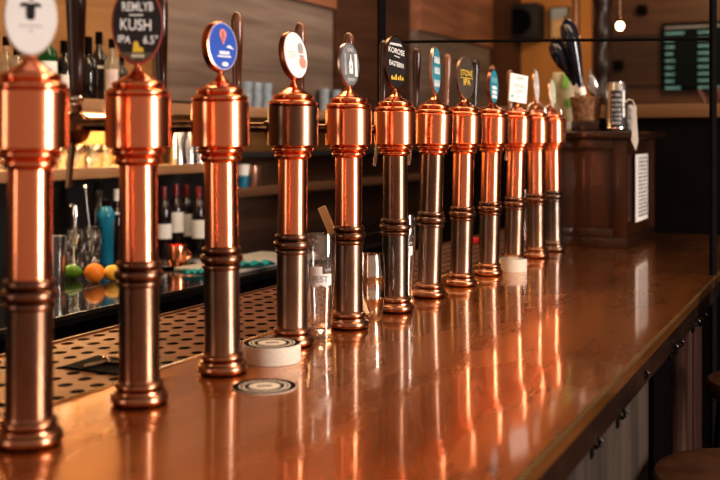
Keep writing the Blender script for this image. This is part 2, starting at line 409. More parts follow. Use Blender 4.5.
def medallion(root, w, h, cz, rz, tilt, face, rim, shape='oval', t=.018, roll=0.0):
    bm = bmesh.new()
    if shape == 'oval':
        n = 48; prof = [(1.0,.5),(1.0,-.36),(.985,-.47),(.94,-.5)]      # rim body
        rings = []
        for s, y in prof:
            rings.append([bm.verts.new((w/2*s*math.cos(2*PI*i/n), y*t, h/2*s*math.sin(2*PI*i/n))) for i in range(n)])
        for a, b in zip(rings, rings[1:]):
            for i in range(n): bm.faces.new((a[i], a[(i+1)%n], b[(i+1)%n], b[i]))
        bm.faces.new(rings[0])
    else:
        box(bm, -w/2, w/2, -t*.40, t*.5, -h/2, h/2, .001)
    med = finish('medallion', bm, rim, root, loc=(0,0,cz), rot=(tilt, roll, rz))
    bm = bmesh.new()
    if shape == 'oval': flat(bm, oval_pts(w/2*.935, h/2*.945, n=48), -t*.49)
    else: flat_rect(bm, -w/2*.99, w/2*.99, -h/2*.99, h/2*.99, -t*.43)
    finish('medallion_face', bm, face, med, smooth=False)
    return med, -t*.5 - .0006

HL = 'column'
first = None
names = [
 'copper beer tap nearest the camera, white oval medallion with black hat emblem',
 'copper beer tap with black chalk-lettered medallion reading KUSH',
 'copper beer tap with blue oval medallion showing a salmon balloon',
 'copper beer tap with tilted white oval medallion and tarnished grey-brown head',
 'copper beer tap with silver grey oval medallion, beside the barrel glass',
 'copper beer tap with black oval medallion of two chalk lines and yellow print',
 'copper beer tap with narrow teal medallion and white block print',
 'copper beer tap with grey-brown oval medallion and yellow lettering',
 'copper beer tap with small edge-on dark blue-green medallion',
 'copper beer tap with white rectangular card, behind the far coaster stack',
 'copper beer tap with thin white edge-on medallion, second from the wooden cabinet',
 'farthest copper beer tap, pale green-white medallion, next to the wooden cabinet']
leans = [-1,1.5,2,-1,0,0,-4.4,-2.9,-3.0,-3.3,.3,1.2]
hpx = [311,265,235,205,188,171,155,145,135,124,116,109]
# per-column finishes, patina plus surrounding reflections put into the colour: base, lower shaft, collar, upper shaft, neck, head, dome
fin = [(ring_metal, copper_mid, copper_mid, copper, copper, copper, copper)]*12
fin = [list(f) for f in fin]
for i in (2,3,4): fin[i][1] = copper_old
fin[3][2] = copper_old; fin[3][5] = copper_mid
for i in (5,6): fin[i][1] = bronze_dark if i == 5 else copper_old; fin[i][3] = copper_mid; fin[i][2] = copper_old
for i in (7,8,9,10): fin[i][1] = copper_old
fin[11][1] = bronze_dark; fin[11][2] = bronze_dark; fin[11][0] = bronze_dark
hmat = [handle_dark, handle_dark, handle_dark, handle_brown, handle_brown, handle_brown, handle_dark, handle_dark, handle_brown, handle_black, handle_brown, handle_brown]
FX, FZ = -.145, .474             # faucet body offset from the column axis, height above the bar

UB = [29.2,139.6,222.6,292,348.6,395.2,428.8,461,488.6,513.5,536.4,553.8]
VB = [453,410,378,349,331,314,299,287.5,276.6,267,258.8,252]
colroots = []
for i in range(12):
    q = at_d(UB[i], VH, .45*F/(VB[i] - VH) + .045); x, y = q.x, q.y
    if first is None:
        r = empty('beer_tap', (x, y, BAR+.0006))
        for nm, pr in (('base_moulding', prof_base), ('lower_shaft', prof_low), ('collar', prof_col), ('upper_shaft', prof_up), ('neck_moulding', prof_neck), ('head', prof_head), ('domed_cap', prof_dome)):
            latheo(nm, pr, copper, r, seg=56)
        # faucet on the bartender side
        bm = bmesh.new(); tube(bm, [(-.034,0,FZ),(-.125,0,FZ)], .0115, 16); tube(bm, [(-.056,0,FZ),(-.066,0,FZ)], .016, 16)
        ovoid(bm, (FX,0,FZ-.004), .026,.023,.030); tube(bm, [(FX,0,FZ+.010),(FX,0,FZ+.036)], [.012,.009], 14)
        fa = finish('faucet', bm, brass, r)
        bm = bmesh.new(); tube(bm, [(FX-.004,0,FZ-.012),(FX-.010,0,FZ-.035),(FX-.016,0,FZ-.075),(FX-.020,0,FZ-.110)], [.008,.0065,.006,.006], 12)
        finish('spout', bm, bronze_tube, fa)
        # tapered handle with a ball ferrule
        pr = [(0,0),(.0065,.001),(.0085,.010),(.0095,.045),(.0120,.110),(.0138,.170),(.0140,.192),(.0120,.203),(.0070,.210),(0,.213)]
        bm = bmesh.new(); lathe(bm, pr, 24)
        hd = finish('tap_handle', bm, handle_dark, r, loc=(FX, 0, FZ+.048))
        bm = bmesh.new(); ovoid(bm, (0,0,-.002), .010,.010,.009, 16, 10); tube(bm, [(0,0,-.014),(0,0,-.002)], .006, 12)
        finish('ferrule', bm, chrome, hd)
        first = r
    else:
        r = copy_tree(first); r.location = (x, y, BAR+.0006)
    colroots.append(r)
    tag(r, names[i], 'beer tap', 'copper beer taps on the bar')
    # each column stands slightly off plumb; measured lean in the image plane
    dx = -leans[i]/hpx[i]
    if i == 1:
        for ch in r.children:
            if ch.name.startswith('tap_handle'): ch.scale = (1.3, 1.3, 1)
    for ch in r.children:
        if ch.name.startswith(('tap_handle', 'faucet')): ch.location.x += ((0,.009,.005,-.002,.012,.009)[i] if i < 6 else (-.018 if i < 10 else -.030))
    r.rotation_euler = Euler((-dx*ST, dx*CT, 0))
    for ch in r.children:
        base = ch.name.split('.')[0]
        k = {'base_moulding':0,'lower_shaft':1,'collar':2,'upper_shaft':3,'neck_moulding':4,'head':5,'domed_cap':6}.get(base)
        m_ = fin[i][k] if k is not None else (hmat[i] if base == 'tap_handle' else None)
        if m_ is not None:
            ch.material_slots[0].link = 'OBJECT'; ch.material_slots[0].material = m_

E = lambda z: z + CZ - BAR       # height over eye level -> height over bar
D2 = math.radians
# 1 white with black hat
med, y = medallion(colroots[0], .0755, .116, E(.179), D2(46), 0, white_m, mat('pale_rim',(.6,.5,.46),.4,.3))
bm = bmesh.new()
flat(bm, [(-.0155,.0165),(-.010,.0205),(-.003,.0190),(.003,.0190),(.010,.0205),(.0155,.0165),(.0125,.0135),(.0062,.0145),(.0058,-.0020),(.0030,-.0050),(-.0030,-.0050),(-.0058,-.0020),(-.0062,.0145),(-.0125,.0135)], y)
flat(bm, [(-.004,.0225),(.002,.0225),(.006,.0290),(.001,.0265)], y)
finish('hat_emblem', bm, ink, med, smooth=False)
bm = bmesh.new(); 
for x0, x1 in ((-.016,-.010),(-.0085,-.004),(-.002,.003),(.005,.009),(.0105,.0155)): flat_rect(bm, x0, x1, -.0155, -.0125, y)
finish('grey_wordmark', bm, lightgrey_ink, med, smooth=False)
bm = bmesh.new(); flat_rect(bm, -.002, .003, -.0225, -.0195, y); finish('grey_mark', bm, lightgrey_ink, med, smooth=False)
# 2 KUSH
med, y = medallion(colroots[1], .0860, .136, E(.1935), D2(40), 0, blackboard, red_rim)
text_flat('chalk_lettering', [('REMLYB', .0220, 0, .0290, .03, .68), ('KUSH', .0270, -.003, -.002, -.02, .78), ('IPA', .0180, -.0225, -.0265, -.1, .85), ('6.5°', .0200, .0215, -.0270, 0, .80)], chalk, med, y)
bm = bmesh.new(); flat(bm, [(-.014,.0140),(.009,.0145),(.009,.0168),(-.014,.0163)], y); finish('chalk_underline', bm, chalk, med, smooth=False)
bm = bmesh.new(); flat(bm, [(-.0085,-.048),(.0095,-.048),(.0095,-.0405),(.003,-.0385),(.001,-.0310),(-.003,-.0280),(-.007,-.0310)], y); finish('yellow_drawing', bm, gold_m, med, smooth=False)
bm = bmesh.new(); flat(bm, [(-.0275,-.0475),(.0275,-.0475),(.0205,-.0555),(.011,-.0612),(-.011,-.0612),(-.0205,-.0555)], y-.0002); finish('lower_band', bm, mat('olive_band',(.10,.075,.045),.5), med, smooth=False)
bm = bmesh.new()
for x in (-.010,-.0045,.001,.0065): flat_rect(bm, x, x+.004, -.0565, -.0510, y-.0006)
finish('band_letters', bm, cream_m, med, smooth=False)
# 3 blue balloon
med, y = medallion(colroots[2], .080, .098, E(.1765), D2(78), D2(-3), blue_m, copper, t=.017)
bm = bmesh.new(); ring_flat(bm, .0375, .0462, .0352, .0436, y); finish('pale_outline', bm, mat('lilac_line',(.45,.42,.62),.4), med, smooth=False)
bm = bmesh.new(); flat(bm, [(.001,.0020),(.0055,.0120),(.0095,.0190),(.0100,.0260),(.0065,.0320),(.001,.0340),(-.0045,.0320),(-.008,.0260),(-.0075,.0190),(-.0035,.0120)], y); finish('balloon_emblem', bm, pink_m, med, smooth=False)
bm = bmesh.new(); flat(bm, [(.001,.006),(.0045,.017),(.004,.028),(.001,.030),(-.002,.028),(-.0025,.017)], y-.0004); finish('balloon_stripe', bm, mat('dark_salmon',(.55,.13,.13),.5), med, smooth=False)
bm = bmesh.new(); flat(bm, [(.008,-.0015),(.028,-.0050),(.024,-.0010),(.018,.0030),(.013,.0020)], y)
flat_rect(bm, -.010, .016, -.0155, -.0095, y); flat_rect(bm, -.015, .020, -.0210, -.0180, y); flat(bm, oval_pts(.0085,.0045,.0035,-.0345,20), y); finish('white_print', bm, chalk, med, smooth=False)
# 4 white tilted
med, y = medallion(colroots[3], .086, .108, E(.181), D2(83), D2(-9), white_m, mat('dark_copper_rim',(.45,.17,.09),.3,1), t=.014)
bm = bmesh.new(); flat(bm, oval_pts(.010,.012,.019,.016,18), y); flat_rect(bm, .012,.028,-.004,.001,y); finish('grey_figure', bm, grey_ink, med, smooth=False)
bm = bmesh.new(); flat(bm, oval_pts(.012,.013,.021,-.016,18), y); flat_rect(bm,.008,.030,.0055,.0075,y-.0003); finish('red_figure', bm, pink_m, med, smooth=False)
bm = bmesh.new()
for z in (.004,-.002,-.008):
    for x in (-.026,-.019,-.012,-.005): flat_rect(bm, x, x+.005, z, z+.0030, y)
finish('small_print', bm, lightgrey_ink, med, smooth=False)
# 5 silver with bottle print
med, y = medallion(colroots[4], .084, .106, E(.176), D2(85), D2(-3), silver_face, mat('silver_rim',(.55,.42,.38),.3,.9), t=.010)
bm = bmesh.new(); flat(bm, [(-.006,-.022),(.010,-.022),(.010,.004),(.005,.012),(.004,.024),(0,.024),(-.001,.012),(-.006,.004)], y); flat_rect(bm,.019,.030,-.028,.026,y); finish('pale_bottle_print', bm, white_m, med, smooth=False)
bm = bmesh.new(); flat_rect(bm,-.028,-.018,-.026,.026,y); flat(bm, oval_pts(.003,.004,.002,-.006,14), y-.0005); flat_rect(bm,-.014,.016,-.040,-.032,y); flat_rect(bm,-.012,.014,.030,.040,y); finish('dark_print', bm, grey_ink, med, smooth=False)
# 6 black two lines
med, y = medallion(colroots[5], .108, .142, E(.199), D2(83), D2(-2), blackboard, copper_mid, t=.009)
text_flat('chalk_lettering', [('KOROSE', .0200, 0, .028, -.10, 1.05), ('EASTERN', .0180, -.002, -.006, -.10, .98)], chalk, med, y)
bm = bmesh.new(); flat(bm, [(-.012,.0150),(.016,.0110),(.016,.0140),(-.012,.0180)], y); flat(bm, [(-.036,.0440),(.030,.0420),(.022,.0490),(-.028,.0500)], y); finish('chalk_line', bm, lightgrey_ink, med, smooth=False)
bm = bmesh.new(); 
for k, (x, h_) in enumerate(((-.030,.012),(-.020,.008),(-.010,.016),(.002,.010),(.012,.014),(.023,.009))): flat(bm, [(x,-.046),(x+.008,-.047),(x+.007,-.047+h_),(x+.001,-.046+h_*.8)], y)
finish('yellow_drawing', bm, gold_m, med, smooth=False)
# 7 teal
med, y = medallion(colroots[6], .100, .136, E(.195), D2(98), D2(-2), teal_face, mat('pale_copper_rim',(.62,.40,.32),.3,.9), t=.009)
bm = bmesh.new()
for z0, z1 in ((.018,.040),(-.012,.010),(-.048,-.026)):
    for x in (-.028,-.012,.004,.019): flat(bm, [(x,z0),(x+.010,z0+.002),(x+.010,z1),(x+.003,z1-.003)], y)
finish('white_block_print', bm, chalk, med, smooth=False)
# 8 grey-brown with yellow letters
med, y = medallion(colroots[7], .104, .132, E(.186), D2(81), D2(-2), olive_face, mat('dull_brown_rim',(.28,.17,.12),.35,.7), t=.009)
text_flat('yellow_lettering', [('STONE', .026, 0, .014, 0, .92), ('IPA', .028, .002, -.014, 0, 1.1)], gold_m, med, y)
bm = bmesh.new(); flat_rect(bm, -.040, .040, -.0015, .0005, y); finish('yellow_rule', bm, gold_m, med, smooth=False)
# 9 dark teal edge-on
med, y = medallion(colroots[8], .090, .116, E(.172), D2(90), D2(-2), teal_face, mat('deep_copper_rim',(.30,.12,.07),.3,1), t=.010)  # rim in a deeper copper tone
bm = bmesh.new(); flat_rect(bm,-.030,.030,.012,.030,y); finish('sky_blue_print', bm, sky_face, med, smooth=False)
bm = bmesh.new()
for z0 in (-.002,-.017,-.032): flat(bm, [(-.022,z0-.006),(.024,z0-.008),(.022,z0+.003),(-.020,z0+.004)], y)
finish('white_block_print', bm, chalk, med, smooth=False)
# 10 white card
med, y = medallion(colroots[9], .078, .100, E(.178), D2(56), D2(-4), white_m, white_m, shape='card', t=.008, roll=D2(6))
text_flat('card_heading', [('TONIC', .014, 0, .036, 0, 1.0)], grey_ink, med, y)
bm = bmesh.new()
for z, w_ in ((.012,.027),(.005,.024),(-.007,.017),(-.014,.020),(-.030,.022)):
    x = -w_
    while x < w_ - .004:
        l = random.uniform(.004,.009); flat_rect(bm, x, min(x+l, w_), z-.0016, z+.0016, y); x += l + .002
flat_rect(bm,-.002,.002,.022,.026,y)
finish('small_print', bm, grey_ink, med, smooth=False)
bm = bmesh.new(); flat(bm, [(-.034,-.036),(-.026,-.038),(-.022,-.028),(-.031,-.024)], y); finish('green_mark', bm, mat('teal_mark',(.1,.4,.35),.5), med, smooth=False)
# 11, 12 pale, with wire hoops
for i, w_, h_, cz, rz, fm in ((10,.096,.132,.197,95,white_m),(11,.090,.122,.180,90,mat('pale_green_face',(.62,.64,.45),.4,0,var=.2,scale=30))):
    med, y = medallion(colroots[i], w_, h_, E(cz), D2(rz), D2(-2), fm, mat('thin_copper_rim',(.60,.32,.2),.3,.9), t=.007)
    bm = bmesh.new()
    for z in (.030,.018,.006,-.008,-.020): flat_rect(bm, -.026, .026, z, z+.004, y)
    finish('small_print', bm, lightgrey_ink, med, smooth=False)
    pts = [(-.040*math.cos(PI*k/14)*CT, -.040*math.cos(PI*k/14)*ST, .530 + .058*math.sin(PI*k/14)) for k in range(15)]
    tubeo('wire_hoop', pts, .0035, chrome, colroots[i], 10)
# stems run up into every medallion
for i, (med_z) in enumerate([E(.118)]*12):
    tubeo('stem', [(0,0,.580),(0,0,.600)], [.0048,.0042], copper, colroots[i], 12)

# ================================================================== ON THE BAR
def coaster_build():
    r = empty('coaster')
    latheo('board', [(.0575,0),(.0583,.0002),(.0583,.0012),(.0575,.0014)], coaster_side, r, seg=48)
    bm = bmesh.new()
    def ringz(R1, R0, z=.00145, n=48):
        o_ = [bm.verts.new((R1*math.cos(2*PI*i/n), R1*math.sin(2*PI*i/n), z)) for i in range(n)]
        q_ = [bm.verts.new((R0*math.cos(2*PI*i/n), R0*math.sin(2*PI*i/n), z)) for i in range(n)]
        for i in range(n): bm.faces.new((o_[i], o_[(i+1)%n], q_[(i+1)%n], q_[i]))
    ringz(.0575,.0470); ringz(.0435,.0405); ringz(.0365,.0290)
    for k in range(5):
        x = -.013 + k*.0055; vs = [bm.verts.new(p) for p in ((x,-.004,.00145),(x+.004,-.004,.00145),(x+.004,.006,.00145),(x,.006,.00145))]; bm.faces.new(vs)
    finish('dark_printed_rings', bm, coaster_ink, r, smooth=False)
    return r
c0 = coaster_build()
p = at_z(264.5, 387, BAR); c0.location = (p.x, p.y, BAR+.0005); c0.rotation_euler.z = .6
tag(c0, 'single round coaster with dark printed rings lying flat on the copper top', 'coaster')
def plain_coaster():
    r = coaster_build.plain if hasattr(coaster_build, 'plain') else None
    if r is None:
        bm = bmesh.new(); lathe(bm, [(.0575,0),(.0583,.0002),(.0583,.0012),(.0575,.0014)], 40)
        r = finish('coaster', bm, coaster_side); coaster_build.plain = r; return r
    c = r.copy(); col.objects.link(c); return c
def coaster_stack(u, v, n, sc, lab, grp):
    p = at_z(u, v, BAR)
    for k in range(n):
        c = plain_coaster(); c.location = (p.x + random.uniform(-.0006,.0006), p.y + random.uniform(-.0006,.0006), BAR+.0004 + k*.00150)
        c.scale = (sc, sc, 1); c.rotation_euler.z = random.uniform(0, 6)
        tag(c, 'plain-edged white coaster inside ' + lab, 'coaster', grp)
    c = copy_tree(c0); c.location = (p.x, p.y, BAR+.0004 + n*.00150); c.scale = (sc, sc, 1); c.rotation_euler.z = face_cam(p)
    tag(c, 'printed coaster topping ' + lab, 'coaster', grp)
coaster_stack(272, 360.5, 23, 1.0, 'the near white coaster stack beside the balloon tap', 'coasters of the near stack')
coaster_stack(513, 271, 28, .80, 'the far white coaster stack in front of the card tap', 'coasters of the far stack')

def tumbler(prof, t=.0022):
    """outer profile -> closed glass wall profile"""
    inner = [(max(r - t, .002), z) for r, z in prof if z > .012]
    return [(0, 0)] + prof + inner[::-1] + [(0, .012)]
beer_prof = [(.026,0),(.0275,.003),(.0270,.010),(.0262,.030),(.0275,.070),(.0315,.120),(.0345,.165),(.0350,.195),(.0342,.225),(.0338,.236)]
def beer_glass(u, v, lab, sc=1.0, logo=True):
    p = at_z(u, v, BAR) if v else at_x(u, 250, -.125 - .045); r = empty('beer_glass', (p.x, p.y, BAR+(.0005 if v else -.0025)), (0,0,face_cam(p)), lab, 'glass', 'empty beer glasses on the bar')
    g = latheo('glass_body', tumbler(beer_prof), glass, r, seg=40, cap=False)
    if logo:
        def wrap(bm, R, off=0):
            for v_ in bm.verts:
                a_ = v_.co.x/R + off; v_.co = Vector((R*math.sin(a_), -R*math.cos(a_), v_.co.y))
        out = bmesh.new()
        bm = text_verts('franken', .0170, .95)
        for v_ in bm.verts: v_.co.y += .178
        wrap(bm, .0356); me = bpy.data.meshes.new('t'); bm.to_mesh(me); bm.free(); out.from_mesh(me)
        finish('dark_wordmark', out, ink, r, smooth=False)
        bm = bmesh.new()
        for k in range(12):
            x0 = -.0265 + k*.0044; x1 = x0 + .0044
            za, zb = [.119 + .006*abs(math.cos(x_/.0265*PI*1.0)) for x_ in (x0, x1)]
            zt = .166 if k < 7 else .150
            vs = []
            for x, z in ((x0,za),(x1,zb),(x1,zt),(x0,zt)):
                a_ = x/.0352; vs.append(bm.verts.new((.0352*math.sin(a_), -.0352*math.cos(a_), z)))
            bm.faces.new(vs)
        finish('white_shield_print', bm, chalk, r, smooth=False)
        out = bmesh.new()
        for body, sz, x_, z_ in (('FEST', .0190, 0, .138), ('AM', .0120, .016, .159)):
            bm = text_verts(body, sz, .95)
            for v_ in bm.verts: v_.co.x += x_; v_.co.y += z_
            wrap(bm, .0360); me = bpy.data.meshes.new('t'); bm.to_mesh(me); bm.free(); out.from_mesh(me)
        finish('grey_shield_letters', out, grey_ink, r, smooth=False)
    r.scale = (sc, sc, sc)
    return r
beer_glass(320.5, 339, 'tall empty beer glass with dark wordmark and white shield, near the coaster stack')
beer_glass(404, 298.5, 'tall beer glass with white print half hidden behind the column with two chalk lines')
beer_glass(527, None, 'tall clear glass between the card column and the thin white medallion column', logo=False)
beer_glass(545, None, 'tall clear glass between the last two taps', .82, logo=False)
p = at_z(369.5, 319.5, BAR)
r = empty('barrel_glass', (p.x, p.y, BAR+.0005), (0,0,0), 'empty barrel shaped glass with ribbed bands, beside the silver medallion column', 'glass')
bp_ = [(.0300,0),(.0315,.003),(.0345,.030),(.0368,.050),(.0385,.052),(.0388,.058),(.0376,.061),(.0388,.085),(.0386,.106),(.0398,.108),(.0398,.114),(.0384,.117),(.0372,.140),(.0350,.163)]
latheo('glass_body', tumbler(bp_, .003), glass_shiny, r, seg=40, cap=False)
# wooden foam paddle standing in the barrel glass, leaning out to the left
a = at_d(367, 314, 2.455); b2 = at_d(321.5, 207, 2.435)
d = (b2 - a); L_ = d.length
bm = bmesh.new(); box(bm, -.006, .006, -.0022, .0022, 0, L_*.78, .0015)
box(bm, -.0105, .0105, -.0025, .0025, L_*.76, L_, .002)
o = finish('wooden_paddle', bm, spoon_wood); o.location = a
zax = d.normalized(); yax = Vector((-ST, CT, 0)); xax = yax.cross(zax).normalized(); yax = zax.cross(xax)
o.rotation_euler = Matrix((xax, yax, zax)).transposed().to_euler()
tag(o, 'pale wooden foam paddle leaning out of the barrel glass behind the tap', 'paddle')
# small red things in the drip tray behind the columns
p = at_z(476, 243, BAR)
latheo('red_beaker', [(.016,0),(.017,.003),(.016,.020),(.012,.024),(0,.024)], red_plastic, loc=(p.x, p.y, BAR+.0005)); tag(bpy.context.scene.collection.objects[-1], 'small red beaker standing between two taps on the drip tray', 'beaker')
p = at_z(524, 243, BAR)
latheo('red_cup', [(.018,0),(.022,.045),(.020,.045),(.016,.003),(0,.003)], red_plastic, loc=(p.x, p.y, BAR+.0005)); tag(bpy.context.scene.collection.objects[-1], 'small red cup behind the clear glass near the card column', 'cup')

# ================================================================== BACK BAR
pf = at_z(203, 285, BACK)
XF = pf.x
bc = empty('back_counter', (-1.5, 2, 0), label='black glossy back bar counter with steel edge strips', cat='counter')
def bco(n, x0, x1, z0, z1, m, bev=0, y0=-.9, y1=8.9):
    bm = bmesh.new(); box(bm, x0+1.5, x1+1.5, y0-2, y1-2, z0, z1, bev); return finish(n, bm, m, bc)
bco('black_worktop', -2.07, XF, BACK-.03, BACK, blackgloss)
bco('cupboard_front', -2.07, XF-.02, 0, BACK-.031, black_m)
bco('front_edge_strip', XF-.004, XF+.003, BACK-.012, BACK+.0015, steel)
XS = at_z(75, 291, BACK).x
bco('inlaid_strip', XS-.006, XS+.004, BACK, BACK+.002, steel)
XSH = -1.86
def shelf(name, y0, y1, z, th, m, lab, front=XSH):
    o = boxo(name, 0, front+2.07, 0, y1-y0, -th, 0, m, bev=.003); o.location = (-2.07, y0, z); return tag(o, lab, 'shelf')
ya = at_x(-60, 100, XSH).y
shelf('bottle_shelf', ya, at_x(348, 100, -2.06).y, 1.672, .055, shelf_m, 'upper wooden shelf carrying spirit bottles behind the taps')
shelf('glass_shelf', ya, at_x(207, 100, XSH).y, 1.375, .045, shelf_m, 'lower wooden shelf with glowing glasses behind the two nearest columns')
y238 = at_x(238, 100, XSH).y
shelf('walnut_shelf', y238, at_x(480, 100, XSH).y, 1.235, .05, shelf_dk, 'dark walnut shelf with cups right of the balloon column')
shelf('black_shelf', at_x(225,100,XSH).y, at_x(480, 100, XSH).y, 1.425, .03, black_face, 'black shelf above the walnut shelf behind the taps')
# light strip beneath the upper shelf
yl = at_x(165, 100, XSH).y
o = boxo('shelf_light', 0, .02, 0, yl-ya, 0, .012, led_m); o.location = (-2.055, ya, 1.60); tag(o, 'warm light strip under the upper bottle shelf', 'light')

def bottle(name, u, v, z, prof, m, lab, cat='bottle', group=None, cap=None, label=None, depth=None, sc=1.0, liquid=None):
    """prof: outer profile; cap: (profile, material); label: (r, z0, z1, material)"""
    p = at_z(u, v, z) if depth is None else at_d(u, v, depth)
    r = empty(name, (p.x, p.y, z+.0006), (0,0,face_cam(p)), lab, cat, group)
    latheo('glass_body', [(0,0)] + prof, m, r, seg=28)
    if cap: latheo('cap', cap[0], cap[1], r, seg=20)
    if label:
        R, z0, z1, lm = label[:4]; span = label[4] if len(label) > 4 else 1.25
        latheo('paper_label', [(R, z0),(R, z1)], lm, r, seg=24, a0=-PI/2-span, a1=-PI/2+span)
    r.scale = (sc, sc, sc)
    return r
wine = [(.034,0),(.037,.004),(.037,.185),(.034,.205),(.022,.228),(.0145,.245),(.0135,.292),(.0155,.293),(.0155,.300),(0,.300)]
winecap = ([(.0148,.240),(.0148,.292),(.0165,.293),(.0165,.3015),(0,.302)], foil_red)
spirit = [(.036,0),(.039,.004),(.039,.170),(.034,.195),(.018,.215),(.0145,.225),(.0145,.265),(0,.265)]
spcap = ([(.0165,.255),(.0165,.298),(.015,.300),(0,.300)], iron)
square = [(.040,0),(.043,.004),(.043,.160),(.036,.180),(.016,.195),(.0150,.225),(0,.225)]
sqcap = ([(.0185,.215),(.0185,.252),(0,.252)], iron)
# upper shelf (z 1.672)
ZA = 1.672
def on_shelf(u, x=-1.93): q = at_x(u, 100, x); return (q - C0).dot(Vector((-ST, CT, 0)))
for u, pr, m, cap, lb, lab, sc in [
  (6, spirit, g_pale, spcap, None, 'pale clear bottle at the far left of the upper shelf', .8),
  (17, square, g_pale, sqcap, None, 'squat clear bottle left of the green bottle on the upper shelf', .75),
  (48, spirit, g_green, ([(.0165,.255),(.0165,.298),(0,.300)], g_green), (.0398,.055,.150,paper_m), 'green bottle with white label on the upper shelf beside the hat medallion', .98),
  (65, square, g_dark, ([(.020,.205),(.020,.262),(0,.262)], iron), (.0438,.045,.105,paper_m,.55), 'black squat bottle with pale diamond label on the upper shelf', .92),
  (88, square, g_dark, ([(.019,.205),(.019,.285),(0,.285)], iron), None, 'black bottle with plain cap just right of the dark tap handle', .95),
  (99, wine, g_dark, ([(.0165,.262),(.0165,.318),(0,.320)], iron), (.0375,.148,.160,paper_m,.8), 'tallest black bottle with thin white band on the upper shelf', .98),
  (112, spirit, g_pale, spcap, (.0398,.060,.150,mat('pale_pink_label',(.72,.58,.55),.6),.8), 'clear bottle with pink-white label left of the KUSH medallion', .92),
  (122, spirit, g_dark, spcap, None, 'dark bottle partly hidden behind the KUSH medallion', .75)]:
    bottle('spirit_bottle', u, 100, ZA, pr, m, lab, cap=cap, label=lb, depth=on_shelf(u, -1.99 if u in (6, 99, 122) else -1.91), sc=sc, group='spirit bottles on the upper shelf')
    o = col.objects
# blurred glasses further along the upper shelf
tum = [(.030,0),(.033,.004),(.038,.085)]
gl_src = None
def small_glass(u, x, z, lab, grp, sc=1.0, m=glass, prof=tum, name='tumbler'):
    q = at_x(u, 100, x)
    bm = bmesh.new(); lathe(bm, tumbler(prof, .002), 24, cap=False)
    o = finish(name, bm, m); o.location = (q.x, q.y, z+.0006); o.scale = (sc, sc, sc)
    return tag(o, lab, 'glass', grp)
g_blue = mat('bluish_glassware', (.30,.36,.42), .15, 0, var=.2, coat=.4)
for k, u in enumerate((246, 256, 266, 324, 336)):
    for j in range(2):
        small_glass(u, -1.95 + .0*j, ZA + j*.062, 'bluish stacked tumbler on the upper shelf, ' + ('upper' if j else 'lower') + ' of the ' + ['first','second','third','fourth','fifth'][k] + ' stack from the left', 'stacked tumblers on the upper shelf', .95, g_blue)
# glowing glasses on the lower shelf
ZB = 1.375
for k, u in enumerate((58, 67, 76, 85, 94, 103)):
    small_glass(u, -1.96 if k % 2 else -1.92, ZB, 'backlit clear glass on the glowing lower shelf, ' + ['first','second','third','fourth','fifth','sixth'][k] + ' from the left', 'glasses on the glowing shelf', 1.15)
for k, u in enumerate((2, 9)):
    small_glass(u, -1.93, ZB, 'backlit glass at the left picture edge on the lower shelf, ' + ('outer' if k == 0 else 'inner'), 'glasses on the glowing shelf', 1.15)
# steel shaker tins
for k, u in enumerate((178, 189, 199)):
    q = at_x(u, 100, -1.93)
    bm = bmesh.new(); lathe(bm, [(.045,0),(.045,.004),(.031,.180),(.028,.185),(0,.185)], 28)
    o = finish('shaker_tin', bm, steel); o.location = (q.x, q.y, ZB+.0006)
    tag(o, 'upturned steel shaker tin on the lower shelf left of the balloon column, ' + ['left','middle','right'][k] + ' one', 'shaker tin', 'upturned shaker tins')
# cups on the walnut shelf
q = at_x(243, 100, -1.90)
r = empty('cup', (q.x, q.y, 1.2356), (0,0,0), 'blue cup with white upper half on the walnut shelf', 'cup')
latheo('blue_body', [(0,0),(.030,0),(.033,.065)], g_teal, r, seg=24); latheo('white_band', [(.0330,.065),(.037,.125),(.034,.125),(.031,.066)], white_m, r, seg=24, cap=False)
q = at_x(253, 100, -1.90)
bm = bmesh.new(); lathe(bm, tumbler([(.040,0),(.042,.004),(.044,.115)], .003), 24, cap=False); o = finish('copper_cup', bm, mat('pale_copper_cup',(.62,.34,.24),.3,.9)); o.location = (q.x, q.y, 1.2356)
tag(o, 'copper cup on the walnut shelf right of the blue cup', 'cup')

# back counter, left part: tin, jars, bottles and fruit
def on_back(u, v): return at_z(u, v, BACK)
p = on_back(56.5, 284)
bm = bmesh.new(); lathe(bm, tumbler([(.028,0),(.029,.004),(.040,.175)], .002), 28, cap=False); o = finish('mixing_tin', bm, steel); o.location = (p.x, p.y, BACK+.0006)
tag(o, 'tall steel mixing tin standing left of the lime', 'mixing tin')
p = on_back(75, 272)
r = empty('pump_jar', (p.x, p.y, BACK+.0006), (0,0,face_cam(p)), 'clear glass jar with steel pump spout behind the lime', 'jar')
latheo('glass_body', tumbler([(.030,0),(.033,.004),(.042,.170)], .002), glass, r, seg=28, cap=False)
bm = bmesh.new(); tube(bm, [(0,0,.10),(0,0,.225)], .010, 12); tube(bm, [(0,0,.225),(0,0,.262)], [.018,.012], 14); tube(bm, [(0,0,.258),(-.012,-.01,.268),(-.020,-.015,.262)], .006, 8)
finish('pump', bm, chrome, r)
p = on_back(91.5, 266)
r = empty('mixing_glass', (p.x, p.y, BACK+.0006), (0,0,face_cam(p)), 'tall clear mixing glass behind the orange', 'mixing glass')
latheo('glass_body', tumbler([(.034,0),(.036,.004),(.043,.165)], .002), glass, r, seg=28, cap=False)
r = empty('bar_spoon', (p.x, p.y, BACK+.012), (0,0,face_cam(p)), 'long twisted steel bar spoon standing in the mixing glass', 'bar spoon')
bm = bmesh.new(); tube(bm, [(.008,0,.004),(-.008,0,.150),(-.024,0,.305)], .0032, 8); ovoid(bm, (-.025,0,.315), .009,.007,.012, 12, 8); finish('spoon_shaft', bm, chrome, r)
